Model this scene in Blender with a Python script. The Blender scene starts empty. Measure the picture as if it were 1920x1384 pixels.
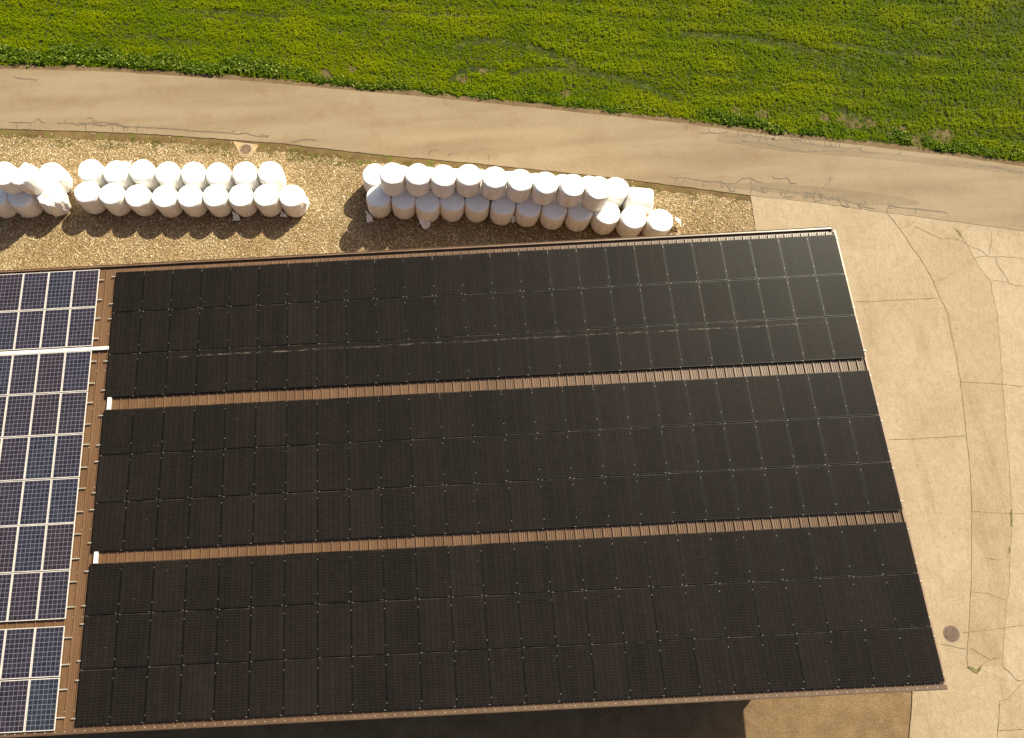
import bpy, bmesh, math, random
import numpy as np
from mathutils import Vector, Matrix, noise as mnoise
random.seed(7)
rng = np.random.default_rng(11)
scene = bpy.context.scene
COL = scene.collection
R = math.radians

# ------------------------------------------------------------------ camera maths
RW = np.array([[0.99863042, -0.04978768, -0.01607721],
               [-0.05224022, -0.9657489, -0.25416534],
               [-0.00287225, 0.25465712, -0.96702715]])
CAM = np.array([12.42576792, -11.8062961, 31.80508925])
F_, CX, CY = 1365.897, 804.655, 692.0
PHI, HG = R(3.0), 4.75


def at(px, py, z=0.0):
    """a pixel of the 1920x1384 photograph -> the point at height z it shows"""
    d = RW.T @ np.array([(px - CX) / F_, (py - CY) / F_, 1.0])
    p = CAM + d * (z - CAM[2]) / d[2]
    return Vector((float(p[0]), float(p[1]), float(p[2])))


def zat(pts, s, ox, oy, z=0.0):
    return [at(ox + x / s, oy + y / s, z) for x, y in pts]


# ------------------------------------------------------------------ object helpers
def link(o, parent=None):
    COL.objects.link(o)
    if parent:
        o.parent = parent
    return o


def tag(o, label=None, cat=None, group=None, kind=None):
    if label: o['label'] = label
    if cat: o['category'] = cat
    if group: o['group'] = group
    if kind: o['kind'] = kind
    return o


def empty(name, loc=(0, 0, 0), rot=(0, 0, 0)):
    o = bpy.data.objects.new(name, None)
    o.empty_display_size = 0.2
    o.location = loc
    o.rotation_euler = rot
    return link(o)


def mesh_obj(name, verts, faces, mats, parent=None, idx=None, smooth=False):
    me = bpy.data.meshes.new(name)
    me.from_pydata([tuple(v) for v in verts], [], faces)
    for m in (mats if isinstance(mats, (list, tuple)) else [mats]):
        me.materials.append(m)
    if idx is not None:
        me.polygons.foreach_set('material_index', idx)
    if smooth:
        me.polygons.foreach_set('use_smooth', [True] * len(me.polygons))
    me.update()
    return link(bpy.data.objects.new(name, me), parent)


def quads_obj(name, V, Q, mat, vals=None, parent=None, smooth=False):
    """big numpy mesh; vals = per face float written to the face attribute 'tone'"""
    me = bpy.data.meshes.new(name)
    n = len(Q); k = Q.shape[1]
    me.vertices.add(len(V)); me.vertices.foreach_set('co', V.astype(np.float32).ravel())
    me.loops.add(n * k); me.loops.foreach_set('vertex_index', Q.astype(np.int32).ravel())
    me.polygons.add(n); me.polygons.foreach_set('loop_start', np.arange(0, n * k, k, dtype=np.int32))
    me.update(calc_edges=True)
    if smooth:
        me.polygons.foreach_set('use_smooth', np.ones(n, dtype=bool))
    if vals is not None:
        a = me.attributes.new('tone', 'FLOAT', 'FACE'); a.data.foreach_set('value', vals.astype(np.float32))
    me.materials.append(mat)
    return link(bpy.data.objects.new(name, me), parent)


class MB:
    """collects boxes, strips and polygons into one mesh"""
    def __init__(s): s.v = []; s.f = []; s.i = []

    def poly(s, pts, mi=0):
        b = len(s.v); s.v += [tuple(p) for p in pts]; s.f.append(list(range(b, b + len(pts)))); s.i.append(mi)

    def box(s, x0, x1, y0, y1, z0, z1, mi=0):
        b = len(s.v)
        s.v += [(x, y, z) for z in (z0, z1) for y in (y0, y1) for x in (x0, x1)]
        for f in ((0, 2, 3, 1), (4, 5, 7, 6), (0, 1, 5, 4), (2, 6, 7, 3), (0, 4, 6, 2), (1, 3, 7, 5)):
            s.f.append([b + q for q in f]); s.i.append(mi)

    def profile_x(s, prof, x0, x1, mi=0, closed=False):
        """profile of (y,z) points swept along x"""
        b = len(s.v); n = len(prof)
        for x in (x0, x1): s.v += [(x, y, z) for y, z in prof]
        for k in range(n if closed else n - 1):
            k2 = (k + 1) % n
            s.f.append([b + k, b + k2, b + n + k2, b + n + k]); s.i.append(mi)

    def strip(s, pts, w, mi=0, jag=0.0, taper=True):
        s.k = getattr(s, 'k', 0) + 1; dz = (s.k % 25) * .00013
        """thin flat ribbon following points (a crack, a joint)"""
        P = []
        for a, c in zip(pts[:-1], pts[1:]):
            n = max(1, int((c - a).length / 0.12)) if jag else 1
            P += [a.lerp(c, k / n) for k in range(n)]
        P.append(pts[-1])
        if jag:
            P = [P[0]] + [p + Vector((random.uniform(-jag, jag), random.uniform(-jag, jag), 0)) for p in P[1:-1]] + [P[-1]]
        b = len(s.v); n = len(P)
        for k, p in enumerate(P):
            t = (P[min(k + 1, n - 1)] - P[max(k - 1, 0)]); t.z = 0
            t = t.normalized() if t.length > 1e-6 else Vector((1, 0, 0))
            q = Vector((-t.y, t.x, 0)); ww = w * random.uniform(.7, 1.25) / 2
            if taper and k in (0, n - 1): ww *= .4
            s.v += [tuple(p + q * ww + Vector((0, 0, dz))), tuple(p - q * ww + Vector((0, 0, dz)))]
        for k in range(n - 1):
            s.f.append([b + 2 * k, b + 2 * k + 1, b + 2 * k + 3, b + 2 * k + 2]); s.i.append(mi)

    def build(s, name, mats, parent=None, smooth=False):
        return mesh_obj(name, s.v, s.f, mats, parent, s.i, smooth)


# ------------------------------------------------------------------ materials
class NT:
    def __init__(s, name):
        s.m = bpy.data.materials.new(name); s.m.use_nodes = True
        s.t = s.m.node_tree; s.t.nodes.clear()
        s.out = s.n('ShaderNodeOutputMaterial')

    def n(s, typ, ins=None, **props):
        nd = s.t.nodes.new(typ)
        for k, v in props.items(): setattr(nd, k, v)
        for k, v in (ins or {}).items():
            if isinstance(v, bpy.types.NodeSocket): s.t.links.new(v, nd.inputs[k])
            else: nd.inputs[k].default_value = v
        return nd

    def math(s, op, a, b=0.0, c=0.0, clamp=False):
        return s.n('ShaderNodeMath', {0: a, 1: b, 2: c}, operation=op, use_clamp=clamp).outputs[0]

    def mix(s, f, a, b, bt='MIX'):
        return s.n('ShaderNodeMix', {0: f, 6: a, 7: b}, data_type='RGBA', blend_type=bt).outputs[2]

    def ramp(s, f, *stops):
        nd = s.n('ShaderNodeValToRGB', {0: f}); e = nd.color_ramp.elements
        while len(e) < len(stops): e.new(0.5)
        for q, (p, c) in zip(e, stops):
            q.position = p; q.color = c if len(c) == 4 else (*c, 1)
        return nd.outputs[0]

    def step(s, x, a, b):
        return s.n('ShaderNodeMapRange', {0: x, 1: a, 2: b, 3: 0.0, 4: 1.0}, interpolation_type='SMOOTHSTEP').outputs[0]

    def noise(s, vec, scale, detail=4, rough=.55, dist=0.0):
        return s.n('ShaderNodeTexNoise', {'Vector': vec, 'Scale': scale, 'Detail': detail, 'Roughness': rough, 'Distortion': dist}).outputs[0]

    def pos(s): return s.n('ShaderNodeNewGeometry').outputs['Position']

    def obj(s): return s.n('ShaderNodeTexCoord').outputs['Object']

    def stretch(s, vec, sc, rot=0.0):
        return s.n('ShaderNodeMapping', {'Vector': vec, 'Scale': sc, 'Rotation': (0, 0, rot)}).outputs[0]

    def bsdf(s, col, rough=.6, metal=0.0, spec=.5, normal=None, **kw):
        ins = {'Base Color': col, 'Roughness': rough, 'Metallic': metal, 'Specular IOR Level': spec}
        if normal is not None: ins['Normal'] = normal
        ins.update(kw)
        b = s.n('ShaderNodeBsdfPrincipled', ins)
        return b.outputs[0]

    def bump(s, h, strength=.3, dist=.02):
        return s.n('ShaderNodeBump', {'Height': h, 'Strength': strength, 'Distance': dist}).outputs[0]

    def done(s, sh):
        s.t.links.new(sh, s.out.inputs[0]); return s.m


def C4(r, g, b): return (r, g, b, 1.0)


def mat_simple(name, col, rough=.6, metal=0.0, var=.25, scale=3.0, spec=.5):
    t = NT(name)
    nz = t.noise(t.pos(), scale, 5, .6)
    c = t.mix(t.step(nz, .3, .7), C4(*[q * (1 - var) for q in col]), C4(*[min(1, q * (1 + var)) for q in col]))
    return t.done(t.bsdf(c, rough, metal, spec))


def mat_asphalt(name, dark=1.0):
    t = NT(name); p = t.pos()
    along = t.stretch(p, (.12, 1.1, 1), R(13))
    band = t.noise(along, 1.0, 3, .5)
    c = t.ramp(band, (.3, (.182, .126, .072)), (.5, (.216, .156, .092)), (.7, (.240, .179, .109)))
    grain = t.noise(p, 38, 3, .7)
    c = t.mix(.55, c, t.ramp(grain, (.32, (.38, .38, .38)), (.68, (1.55, 1.55, 1.55))), 'MULTIPLY')
    blotch = t.noise(p, .55, 5, .6)
    c = t.mix(t.step(blotch, .48, .75), c, t.mix(1.0, c, C4(.9, .85, .81), 'MULTIPLY'))
    sp = t.n('ShaderNodeTexVoronoi', {'Vector': p, 'Scale': 16.0}, feature='F1')
    c = t.mix(t.math('LESS_THAN', sp.outputs['Distance'], .14), c, C4(.42, .33, .21))
    c = t.mix(1.0, c, C4(dark, dark, dark * 1.03), 'MULTIPLY')
    return t.done(t.bsdf(c, .85, spec=.3, normal=t.bump(grain, .25, .01)))


def mat_concrete(name, tint=(1, 1, 1)):
    t = NT(name); p = t.pos()
    big = t.noise(p, .35, 5, .6)
    c = t.ramp(big, (.3, (.275, .207, .134)), (.5, (.308, .236, .156)), (.7, (.336, .262, .178)))
    med = t.noise(t.stretch(p, (1, 1, 1), .3), 3.2, 7, .72, .6)
    c = t.mix(.8, c, t.ramp(med, (.3, (.85, .82, .78)), (.5, (1.0, 1.0, 1.0)), (.7, (1.07, 1.07, 1.08))), 'MULTIPLY')
    brush = t.noise(t.stretch(p, (7, .7, 1), R(-4)), 2.2, 6, .7)
    c = t.mix(.5, c, t.ramp(brush, (.35, (.82, .79, .75)), (.6, (1.06, 1.06, 1.06))), 'MULTIPLY')
    fine = t.noise(p, 24, 4, .75)
    c = t.mix(.55, c, t.ramp(fine, (.35, (.6, .58, .54)), (.6, (1.22, 1.22, 1.22))), 'MULTIPLY')
    stain = t.noise(t.stretch(p, (.9, .13, 1), R(6)), 1.3, 5, .6, .4)
    c = t.mix(t.step(stain, .5, .72), c, t.mix(1.0, c, C4(.88, .85, .81), 'MULTIPLY'))
    spot = t.noise(p, 7, 3, .5)
    c = t.mix(t.math('MULTIPLY', t.step(spot, .67, .76), .4), c, C4(.2, .15, .085))
    c = t.mix(1.0, c, C4(*tint), 'MULTIPLY')
    return t.done(t.bsdf(c, .88, spec=.25, normal=t.bump(fine, .2, .01)))


def mat_gravel():
    t = NT('gravel'); p = t.pos()
    v = t.n('ShaderNodeTexVoronoi', {'Vector': p, 'Scale': 17.0, 'Randomness': 1.0}, feature='F1')
    w = t.n('ShaderNodeTexVoronoi', {'Vector': p, 'Scale': 34.0, 'Randomness': 1.0}, feature='F1')
    rnd = t.n('ShaderNodeSeparateColor', {0: v.outputs['Color']}).outputs[0]
    rn2 = t.n('ShaderNodeSeparateColor', {0: w.outputs['Color']}).outputs[1]
    c = t.ramp(rnd, (.0, (.1, .067, .031)), (.35, (.22, .152, .077)), (.65, (.32, .226, .122)), (.88, (.5, .385, .235)), (1., (.72, .6, .42)))
    c2 = t.ramp(rn2, (.0, (.09, .06, .027)), (.5, (.26, .18, .092)), (1., (.52, .39, .22)))
    c = t.mix(.5, c, c2)
    c = t.mix(1.0, c, t.ramp(v.outputs['Distance'], (.25, (1.1, 1.1, 1.1)), (.75, (.6, .56, .5))), 'MULTIPLY')
    big = t.noise(p, .5, 4, .6)
    c = t.mix(t.step(big, .35, .7), c, t.mix(1.0, c, C4(.8, .74, .62), 'MULTIPLY'))
    h = t.math('SUBTRACT', 1.0, v.outputs['Distance'])
    return t.done(t.bsdf(c, .85, spec=.3, normal=t.bump(h, .8, .03)))


def mat_dirt(name, a, b, green=0.0):
    t = NT(name); p = t.pos()
    n1 = t.noise(p, 1.3, 6, .65); n2 = t.noise(p, 22, 4, .7)
    c = t.mix(t.step(n1, .3, .7), C4(*a), C4(*b))
    c = t.mix(.8, c, t.ramp(n2, (.28, (.55, .52, .5)), (.68, (1.35, 1.35, 1.3))), 'MULTIPLY')
    v = t.n('ShaderNodeTexVoronoi', {'Vector': p, 'Scale': 15.0}, feature='F1')
    c = t.mix(t.math('MULTIPLY', t.math('LESS_THAN', v.outputs['Distance'], .13), t.step(n1, .3, .6)), c, C4(.4, .31, .2))
    if green:
        g = t.noise(p, 2.6, 5, .7)
        c = t.mix(t.math('MULTIPLY', t.step(g, .5, .62), green), c, C4(.075, .095, .012))
    return t.done(t.bsdf(c, .95, spec=.15, normal=t.bump(n2, .5, .03)))


def mat_leaf(name, dark, mid, light, trans=.3):
    t = NT(name)
    a = t.n('ShaderNodeAttribute', attribute_name='tone').outputs['Fac']
    c = t.ramp(a, (0., dark), (.5, mid), (1., light))
    big = t.noise(t.pos(), .35, 4, .6)
    c = t.mix(t.step(big, .3, .72), t.mix(1.0, c, C4(.78, .9, .8), 'MULTIPLY'), t.mix(1.0, c, C4(1.15, 1.06, .95), 'MULTIPLY'))
    b = t.bsdf(c, .65, spec=.03)
    tr = t.n('ShaderNodeBsdfTranslucent', {'Color': t.mix(1.0, c, C4(1.2, 1.15, .6), 'MULTIPLY')}).outputs[0]
    return t.done(t.n('ShaderNodeMixShader', {0: trans, 1: b, 2: tr}).outputs[0])


def mat_pv_black(streak=False):
    t = NT('black_cells'); o = t.obj()
    s = t.n('ShaderNodeSeparateXYZ', {0: o}); x, y = s.outputs[0], s.outputs[1]
    rnd = t.n('ShaderNodeObjectInfo').outputs['Random']
    gx = t.math('DIVIDE', t.math('ADD', x, .549), .183); gy = t.math('DIVIDE', t.math('ADD', y, .843), .0937)
    fx = t.math('ABSOLUTE', t.math('SUBTRACT', t.math('FRACT', gx), .5)); fy = t.math('ABSOLUTE', t.math('SUBTRACT', t.math('FRACT', gy), .5))
    cell = t.n('ShaderNodeCombineXYZ', {0: t.math('FLOOR', gx), 1: t.math('FLOOR', gy), 2: t.math('MULTIPLY', rnd, 97.0)}).outputs[0]
    wn = t.n('ShaderNodeTexWhiteNoise', {'Vector': cell}, noise_dimensions='3D').outputs['Value']
    colstr = t.n('ShaderNodeCombineXYZ', {0: t.math('FLOOR', gx), 1: 0.0, 2: t.math('MULTIPLY', rnd, 31.0)}).outputs[0]
    wc = t.n('ShaderNodeTexWhiteNoise', {'Vector': colstr}, noise_dimensions='3D').outputs['Value']
    v = t.math('ADD', t.math('MULTIPLY', wn, .5), t.math('MULTIPLY', wc, .5))
    c = t.mix(v, C4(.0078, .0062, .0056), C4(.0122, .0097, .0086))
    c = t.mix(1.0, c, t.ramp(rnd, (0., (.86, .86, .88)), (.5, (1., 1., 1.)), (.9, (1.08, 1.08, 1.04)), (1., (1.18, 1.18, 1.24))), 'MULTIPLY')
    lx = t.step(fx, .44, .475); ly = t.step(fy, .40, .47)
    c = t.mix(t.math('MULTIPLY', ly, .75), c, C4(.0195, .0157, .0134))
    c = t.mix(t.math('MULTIPLY', lx, .6), c, C4(.0015, .0012, .001))
    # dust: a thin film over the glass and a line gathered at the low edge
    p = t.pos()
    film = t.noise(p, .8, 5, .65)
    c = t.mix(t.math('MULTIPLY', t.step(film, .35, .8), .006), c, C4(.3, .23, .16))
    edge = t.math('MULTIPLY', t.step(y, .815, .85), t.step(t.noise(t.stretch(p, (1.2, 4, 1)), 1.6, 4, .6), .42, .62))
    c = t.mix(t.math('MULTIPLY', edge, .3), c, C4(.3, .235, .15))
    spk = t.n('ShaderNodeTexVoronoi', {'Vector': p, 'Scale': 1.9, 'Randomness': 1.0}, feature='F1')
    c = t.mix(t.math('LESS_THAN', spk.outputs['Distance'], .015), c, C4(.3, .27, .22))
    if streak:
        w = t.n('ShaderNodeSeparateXYZ', {0: p}); X, Y = w.outputs[0], w.outputs[1]
        mid = t.math('ADD', -3.71, t.math('MULTIPLY', t.math('SINE', t.math('MULTIPLY', X, 1.7)), .012))
        d = t.math('ABSOLUTE', t.math('SUBTRACT', Y, mid))
        line = t.math('SUBTRACT', 1.0, t.step(d, .006, .05))
        nz = t.noise(t.stretch(p, (1.3, 9, 1)), 2.2, 5, .7)
        on = t.math('MULTIPLY', line, t.step(nz, .47, .66))
        on = t.math('MULTIPLY', on, t.step(X, 2.0, 3.6))
        on = t.math('MULTIPLY', on, t.math('SUBTRACT', 1.0, t.step(X, 27.2, 27.9)))
        c = t.mix(t.math('MULTIPLY', on, .26), c, C4(.42, .36, .28))
    nrm = t.bump(t.noise(o, 260, 2, .5), .06, .002)
    return t.done(t.bsdf(c, .42, spec=.05, normal=nrm))


def mat_pv_blue():
    t = NT('blue_cells'); o = t.obj()
    s = t.n('ShaderNodeSeparateXYZ', {0: o}); x, y = s.outputs[0], s.outputs[1]
    rnd = t.n('ShaderNodeObjectInfo').outputs['Random']
    gx = t.math('DIVIDE', t.math('ADD', x, .468), .156); gy = t.math('DIVIDE', t.math('ADD', y, .78), .156)
    fx = t.math('ABSOLUTE', t.math('SUBTRACT', t.math('FRACT', gx), .5)); fy = t.math('ABSOLUTE', t.math('SUBTRACT', t.math('FRACT', gy), .5))
    cell = t.n('ShaderNodeCombineXYZ', {0: t.math('FLOOR', gx), 1: t.math('FLOOR', gy), 2: t.math('MULTIPLY', rnd, 97.0)}).outputs[0]
    wn = t.n('ShaderNodeTexWhiteNoise', {'Vector': cell}, noise_dimensions='3D').outputs['Value']
    base = t.ramp(rnd, (0., (.0165, .0118, .0165)), (.3, (.0150, .0125, .0200)), (.7, (.0138, .0135, .0235)), (.92, (.0130, .0150, .0265)), (1., (.012, .019, .029)))
    c = t.mix(1.0, base, t.ramp(wn, (0., (.72, .74, .78)), (1., (1.35, 1.3, 1.25))), 'MULTIPLY')
    ln = t.math('MAXIMUM', t.step(fx, .448, .48), t.step(fy, .448, .48))
    c = t.mix(t.math('MULTIPLY', ln, .85), c, C4(.185, .172, .22))
    bus = t.step(t.math('ABSOLUTE', t.math('SUBTRACT', fx, .2)), .03, .0)
    c = t.mix(t.math('MULTIPLY', bus, .16), c, C4(.2, .17, .2))
    p = t.pos()
    film = t.noise(p, 1.1, 5, .65)
    c = t.mix(t.math('MULTIPLY', t.step(film, .35, .8), .015), c, C4(.35, .28, .2))
    edge = t.math('MULTIPLY', t.step(y, .74, .80), t.step(t.noise(p, 2.0, 4, .6), .4, .65))
    c = t.mix(t.math('MULTIPLY', edge, .25), c, C4(.34, .26, .18))
    return t.done(t.bsdf(c, .3, spec=.22))


def mat_sheet():
    t = NT('brown_sheet_steel'); p = t.pos()
    n1 = t.noise(t.stretch(p, (1.2, .25, 1)), 1.2, 5, .6); n2 = t.noise(p, 9, 4, .6)
    c = t.mix(t.step(n1, .3, .7), C4(.098, .05, .0225), C4(.13, .069, .034))
    c = t.mix(.35, c, t.ramp(n2, (.3, (.75, .74, .72)), (.7, (1.15, 1.15, 1.15))), 'MULTIPLY')
    return t.done(t.bsdf(c, .42, spec=.5))


def mat_film(name='white_wrap_film', dirt=.35):
    t = NT(name); o = t.obj()
    rnd = t.n('ShaderNodeObjectInfo').outputs['Random']
    off = t.n('ShaderNodeVectorMath', {0: o, 1: t.n('ShaderNodeCombineXYZ', {0: t.math('MULTIPLY', rnd, 40.0), 1: t.math('MULTIPLY', rnd, 17.0), 2: 0.0}).outputs[0]}, operation='ADD').outputs[0]
    z = t.n('ShaderNodeSeparateXYZ', {0: o}).outputs[2]
    seam = t.noise(t.stretch(off, (3.2, 3.2, .25)), 1.3, 4, .55)
    low = t.math('SUBTRACT', 1.0, t.step(z, .1, 1.05))
    f = t.math('MULTIPLY', t.math('MULTIPLY', t.step(seam, .5, .68), t.math('ADD', .35, low)), dirt)
    c = t.mix(f, C4(.90, .88, .84), C4(.6, .47, .33))
    blot = t.noise(off, 6, 5, .7)
    c = t.mix(t.math('MULTIPLY', t.step(blot, .6, .72), .12), c, C4(.5, .42, .32))
    # wrap layers: faint rings and stretch wrinkles
    ring = t.noise(t.stretch(off, (1.2, 1.2, 14)), 1.0, 3, .5)
    wr = t.noise(off, 4.5, 6, .6, .8)
    h = t.math('ADD', t.math('MULTIPLY', ring, .4), wr)
    return t.done(t.bsdf(c, .42, spec=.4, normal=t.bump(h, .6, .05)))


M = {}
M['asphalt'] = mat_asphalt('asphalt')
M['patch'] = mat_asphalt('asphalt_patch', .83)
M['crack'] = mat_simple('bitumen_crack', (.122, .088, .056), .8, var=.3, scale=4)
M['concrete'] = mat_concrete('concrete')
M['concrete2'] = mat_concrete('concrete_strip', (.965, .94, .92))
M['concrete3'] = mat_concrete('concrete_pale', (1.06, 1.07, 1.1))
M['joint'] = mat_simple('dirty_joint', (.19, .137, .078), .95, var=.4, scale=3)
M['moss'] = mat_simple('joint_weeds', (.12, .1, .03), .95, var=.4, scale=8)
M['gravel'] = mat_gravel()
M['verge'] = mat_dirt('verge_soil', (.1, .066, .034), (.16, .108, .058))
M['verge2'] = mat_dirt('verge_soil_mossy', (.10, .062, .027), (.16, .1, .045), .75)
M['soil'] = mat_dirt('field_soil', (.02, .03, .003), (.045, .046, .007), .7)
M['bare'] = mat_dirt('bare_soil', (.075, .056, .022), (.125, .09, .042), .6)
M['yard'] = mat_dirt('yard_soil', (.14, .088, .046), (.19, .124, .068))
M['crop'] = mat_leaf('crop_leaf', (.085, .135, .0005), (.18, .228, .0005), (.25, .29, .001), .4)
M['weed'] = mat_leaf('weed_leaf', (.035, .07, .003), (.08, .125, .004), (.3, .34, .09))
M['turf'] = mat_leaf('turf_leaf', (.06, .075, .01), (.11, .12, .016), (.2, .19, .05))
M['black'] = mat_pv_black(); M['black_streak'] = mat_pv_black(True)
M['blue'] = mat_pv_blue()
M['bframe'] = mat_simple('black_anodised', (.0035, .003, .0025), .45, .0, var=.35, scale=2, spec=.3)
M['sframe'] = mat_simple('silver_anodised', (.66, .6, .54), .4, .25, var=.08)
M['alu'] = mat_simple('aluminium', (.62, .58, .52), .35, .6, var=.12)
M['railalu'] = mat_simple('weathered_aluminium', (.42, .37, .3), .4, .4, var=.15)
M['clampalu'] = mat_simple('dull_aluminium', (.11, .094, .075), .5, .0, var=.3, scale=6)
M['whitemetal'] = mat_simple('white_duct', (.6, .57, .53), .45, 0, var=.06)
M['sheet'] = mat_sheet()
M['flash'] = mat_simple('brown_flashing', (.085, .048, .025), .45, .0, var=.12, scale=2)
M['gablemetal'] = mat_simple('gable_flashing', (.22, .14, .092), .4, .1, var=.12, scale=2)
M['gut'] = mat_simple('brown_gutter', (.13, .075, .042), .4, .0, var=.15, scale=2)
M['screw'] = mat_simple('screw_head', (.7, .62, .52), .4, .3, var=.1)
M['wood'] = mat_simple('barn_boards', (.14, .075, .035), .8, var=.3, scale=4)
M['film'] = mat_film()
M['film_dirty'] = mat_film('grubby_wrap_film', .7)
M['iron'] = mat_simple('cast_iron', (.15, .098, .068), .6, .2, var=.3, scale=9)
M['collar'] = mat_simple('drain_mortar', (.36, .25, .13), .9, var=.2, scale=7)
M['ironred'] = mat_simple('rusty_iron', (.17, .1, .062), .7, .1, var=.3, scale=9)

# ------------------------------------------------------------------ ground
def sheet(name, pts, z, mat, extra=None):
    return tag(mesh_obj(name, [(p[0], p[1], z) for p in pts], [list(range(len(pts)))], mat), kind='structure')

tag(mesh_obj('ground', [(-2500, -2500, -.75), (2500, -2500, -.75), (2500, 2500, -.75), (-2500, 2500, -.75)], [[0, 1, 2, 3]], M['soil']), kind='structure')

road_top_px = [(-700, 138), (-250, 131), (0, 130), (100, 132), (213, 135), (333, 143), (480, 154), (640, 168.5), (807, 183), (973, 200), (1140, 217), (1280, 232), (1447, 255), (1613, 273), (1780, 293), (1920, 313), (2300, 372), (2900, 478)]
road_bot_px = [(-700, 250), (-250, 243), (0, 242), (133, 246), (267, 251), (400, 260), (533, 270), (640, 283), (723, 292), (807, 299), (910, 309), (1050, 323), (1177, 337), (1222, 343), (1300, 353), (1407, 367), (1528, 380), (1662, 399), (1788, 416), (1920, 434), (2300, 492), (2900, 600)]
RT = [at(x, y) for x, y in road_top_px]; RB = [at(x, y) for x, y in road_bot_px]


def fine(P, step=.35, jag=.0):
    out = []
    for a, c in zip(P[:-1], P[1:]):
        n = max(1, int((c - a).length / step))
        for k in range(n):
            q = a.lerp(c, k / n)
            q = q + Vector((0, jag * (mnoise.noise(q * 1.7) + .6 * mnoise.noise(q * 6.0)), 0))
            out.append(q)
    return out + [P[-1]]


def lower(P, d):  # the polyline moved d metres along y
    return [p + Vector((0, d, 0)) for p in P]

RTf, RBf = fine(RT), fine(RB)
# field soil, verge, road, gravel, concrete, yard are separate sheets 4 mm and more apart
FIELD_FAR = 260
PATCHES = [(610, 143, 12), (1380, 208, 11), (1428, 214, 9), (1580, 223, 10), (1600, 232, 11), (1632, 232, 9), (1682, 247, 14), (1722, 262, 14), (1765, 255, 16), (1063, 175, 8), (868, 149, 9), (905, 134, 6), (662, 131, 7), (1545, 220, 9)]
fm = MB()
fm.poly([(p[0], p[1], 0) for p in [Vector((-160, RT[0].y, 0))] + fine(lower(RT, -.3), .35) + [Vector((160, RT[-1].y, 0)), Vector((160, FIELD_FAR, 0)), Vector((-160, FIELD_FAR, 0))]])
for i, (px_, py_, r_) in enumerate(PATCHES):
    c = at(px_, py_)
    fm.poly([(c.x + r_ / 34 * 1.15 * math.cos(k * .35) * (1 + .45 * mnoise.noise((math.cos(k * .35) * 1.3, math.sin(k * .35) * 1.3, i * 7.1))), c.y + r_ / 34 * math.sin(k * .35) * (1 + .45 * mnoise.noise((math.cos(k * .35) * 1.3, math.sin(k * .35) * 1.3, i * 7.1))), .004 + .0004 * i) for k in range(18)], 1)
tag(fm.build('field_soil', [M['soil'], M['bare']]), kind='structure')
vt = fine(lower(RT, .28), .25, .16)
sheet('verge', fine(lower(RT, -.15)) + vt[::-1], .006, M['verge'])
# road with its cracks and repair patches as part of the same mesh
rd = MB()
ZR = .03
rd.poly([(p.x, p.y + .03 * mnoise.noise(p * 3), ZR) for p in fine(RT, .3)] + [(p.x, p.y + .04 * mnoise.noise(p * 2.3), ZR) for p in fine(RB, .3)][::-1])
ZC = ZR + .004
def patch(pts, s, ox, oy):
    P = fine(zat(pts + [pts[0]], s, ox, oy), .3, .03)
    rd.poly([(p.x, p.y, ZC) for p in P[:-1]], 1)
patch([(200, 45), (480, 40), (780, 72), (1100, 105), (1310, 150), (1300, 170), (1010, 170), (600, 112), (330, 80), (190, 70)], 3.076, 1300, 330)
patch([(200, 752), (480, 772), (700, 800), (980, 845), (1300, 878), (1600, 915), (1915, 950), (1915, 985), (1500, 935), (1000, 885), (600, 855), (190, 795)], 3, 1280, 0)
crA = [[(75, 430), (120, 443), (160, 443), (210, 452)], [(50, 688), (180, 690), (215, 668), (240, 690), (265, 690)], [(97, 690), (97, 725)], [(180, 690), (160, 722)],
       [(320, 693), (400, 692), (440, 705), (520, 690), (560, 688), (610, 690), (660, 705), (720, 712), (790, 715), (860, 718), (930, 722), (1000, 728), (1100, 737), (1200, 742), (1280, 748), (1340, 755), (1385, 748), (1440, 767), (1500, 765), (1520, 760)],
       [(375, 668), (360, 692)], [(485, 668), (520, 660), (535, 690), (520, 715)], [(480, 690), (485, 735)], [(630, 700), (637, 740)], [(690, 705), (703, 740)], [(720, 712), (718, 740)], [(785, 690), (770, 720), (770, 745)],
       [(440, 692), (520, 697), (580, 710), (640, 690), (690, 705)], [(1300, 748), (1325, 730)], [(1465, 752), (1510, 775)], [(1640, 800), (1700, 787), (1760, 784), (1785, 792)]]
crB = [[(490, 875), (497, 848), (548, 845)], [(590, 873), (640, 862)], [(830, 865), (830, 900)], [(580, 575), (585, 585), (600, 590)]]
crC = [[(95, 752), (150, 745), (200, 750), (255, 743)], [(150, 720), (150, 745)], [(310, 735), (312, 760), (330, 780)], [(270, 772), (310, 765), (360, 755), (420, 770), (480, 775), (530, 790), (600, 780), (650, 785), (680, 805), (740, 815), (800, 825), (860, 825), (930, 835), (980, 830), (1010, 850), (1060, 860), (1110, 862)],
       [(320, 790), (400, 800), (460, 805), (520, 820), (600, 840), (680, 852), (760, 850), (840, 848), (920, 850)], [(420, 745), (415, 768)], [(440, 750), (440, 775)], [(470, 750), (468, 778)], [(520, 755), (520, 790)], [(550, 760), (555, 790)], [(580, 765), (580, 783)], [(610, 770), (622, 800)], [(670, 775), (670, 812)], [(690, 775), (688, 812)], [(720, 780), (720, 815)], [(740, 782), (735, 815)], [(800, 790), (805, 825)], [(830, 795), (830, 825)], [(860, 800), (862, 828)], [(885, 800), (880, 830)], [(1000, 820), (1005, 850)], [(1200, 868), (1230, 860), (1232, 850)], [(1480, 900), (1500, 880)], [(1640, 930), (1760, 940), (1860, 960), (1920, 968)], [(5, 735), (12, 705), (25, 705), (25, 735)]]
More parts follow.
